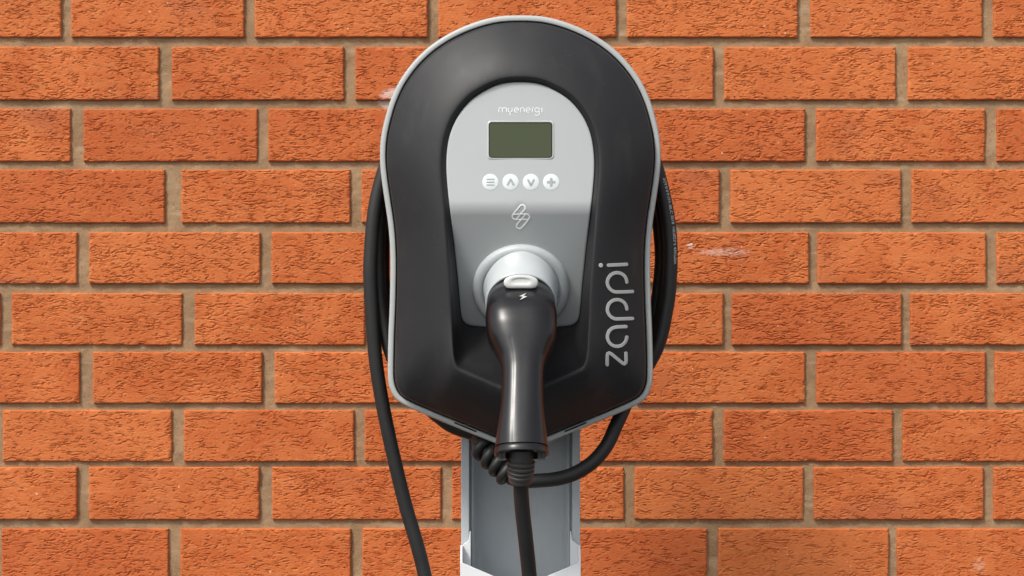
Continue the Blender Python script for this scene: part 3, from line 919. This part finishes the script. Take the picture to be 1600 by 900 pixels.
# turns laid over the housing: clockwise from the upper left
loop = [(630, 212), (690, 130), (770, 92), (850, 90), (930, 125), (985, 185), (1018, 240), (1038, 310), (1047, 370), (1047.5, 425), (1042, 480), (1025, 547), (985, 605), (930, 640), (870, 672), (820, 688),
        (765, 683.5), (740, 677), (720, 671.5), (703, 664), (688, 653), (674, 641), (645, 612), (620, 574), (602, 520), (593, 460), (591, 400), (594, 340), (606, 275)]
def turns_(k, d0, d1, i0=0, i1=None):
    out = []; i1 = len(loop) if i1 is None else i1
    for i in range(i0, i1):
        x, y_ = loop[i]; q = Vector((CX-x, 390-y_)); q.normalize(); t = (i-i0)/max(1, i1-i0)
        out.append(along(x+q.x*k, y_+q.y*k*.6, d0+(d1-d0)*t))
    return out
drop_pts = drop_pts[:-5]+[along(578.5, 435, -.041), along(580, 385, -.041), along(584, 338, -.041), along(591, 300, -.0415), along(604, 258, -.042)]
coil = drop_pts + turns_(0, -.043, -.054) + turns_(7, -.055, -.066) + turns_(2, -.068, -.078) + turns_(15, -.078, -.066, 0, 10) + \
     [along(1020, 520, -.064), along(1004, 575, -.060), along(986, 612, -.052), along(974, 640, -.046), along(963, 664, -.040), along(948, 696, -.034), along(925, 723, -.028), along(895, 741, -.022), along(868, 748.5, -.017), along(840, 751, -.012), along(815, 752, -.010), along(800, 747, -.010)]
mb = MB(); pth = catmull(coil, 7); tube(mb, pth, CR, 22); mb.build('cable', M['cable'], cb)
# spiral kink guard on the tail
gp = [along(803, 750, -.010), along(792, 739, -.010), along(778, 724, -.012), along(762, 708, -.016), along(752, 694, -.022), along(747, 684, -.03)]
gpath = catmull(gp, 30)
mb = MB(); tube(mb, gpath, .0075, 20)
T, N = frames(gpath)
Lg = [0]
for a, b_ in zip(gpath, gpath[1:]): Lg.append(Lg[-1]+(b_-a).length)
turns = 4.4; hel = []; n = 240
for k in range(n+1):
    t = k/n; l = t*Lg[-1]*.80+.0008; i = min(len(Lg)-2, max(0, int(np.searchsorted(Lg, l))-1)); f_ = (l-Lg[i])/(Lg[i+1]-Lg[i]+1e-9)
    c_ = gpath[i].lerp(gpath[i+1], f_); a = 2*math.pi*turns*t
    hel.append(c_+(N[i]*math.cos(a)+T[i].cross(N[i])*math.sin(a))*.0092)
tube(mb, hel, .0052, 10)
mb.build('kink_guard', M['kink'], cb)
# printed text on the sheath
def text_on(path, start, s, size, angle, roll_dir=1):
    cu = bpy.data.curves.new('t', 'FONT'); cu.body = s; cu.size = 1.0
    to = bpy.data.objects.new('t', cu); sc.collection.objects.link(to)
    me = bpy.data.meshes.new_from_object(to); bpy.data.objects.remove(to); bpy.data.curves.remove(cu)
    Lp = [0]
    for a, b_ in zip(path, path[1:]): Lp.append(Lp[-1]+(b_-a).length)
    T, N = frames(path); mb_v = []
    for vv in me.vertices:
        l = start+vv.co.x*size*1.0; i = min(len(Lp)-2, max(0, int(np.searchsorted(Lp, l))-1)); f_ = (l-Lp[i])/(Lp[i+1]-Lp[i]+1e-9)
        c_ = path[i].lerp(path[i+1], f_)
        t = path[min(i+1, len(path)-1)]-path[i]; t.normalize()
        out = Vector((0, -1, 0)); out = (out-t*out.dot(t)).normalized(); B = t.cross(out)
        a = R(angle)+roll_dir*vv.co.y*size/CR
        mb_v.append(c_+(out*math.cos(a)+B*math.sin(a))*(CR+.00015))
    fs = [tuple(p.vertices) for p in me.polygons]; bpy.data.meshes.remove(me)
    return mb_v, fs
def arclen_at(path, px, py, lo=0):
    Lp = 0; best = None
    for k, (a, b_) in enumerate(zip(path, path[1:])):
        if k >= lo:
            dd = DC-(YT*-1+0) if False else 0
            dep = YT-a.y; s = F/(DC-dep); X = 800+a.x*s; Y = 450+(ZC-a.z)*s
            q = math.hypot(X-px, Y-py)
            if best is None or q < best[0]: best = (q, Lp)
        Lp += (b_-a).length
    return best[1]
mb = MB()
i0 = 7*(len(drop_pts)-1)
st0 = arclen_at(pth, 1036, 275, i0)
v, f_ = text_on(pth, st0, '5G6.0 0.6/1kV 90\u00b0C 2018  H07BZ5-F 450/750V  ', .0046, -46, 1); mb.add(v, f_)
mb.build('cable_print', M['faint'], cb, smooth=False, recalc=False)
mb = MB()
p2 = pth
st0 = arclen_at(p2, 940, 708, 7*(len(coil)-12))
v, f_ = text_on(p2, st0, 'H07BZ5-F 450/750V 5G6.0', .0042, 128, 1)
mb.add(v, f_)
mb.build('cable_print', M['faint'], cb, smooth=False, recalc=False)
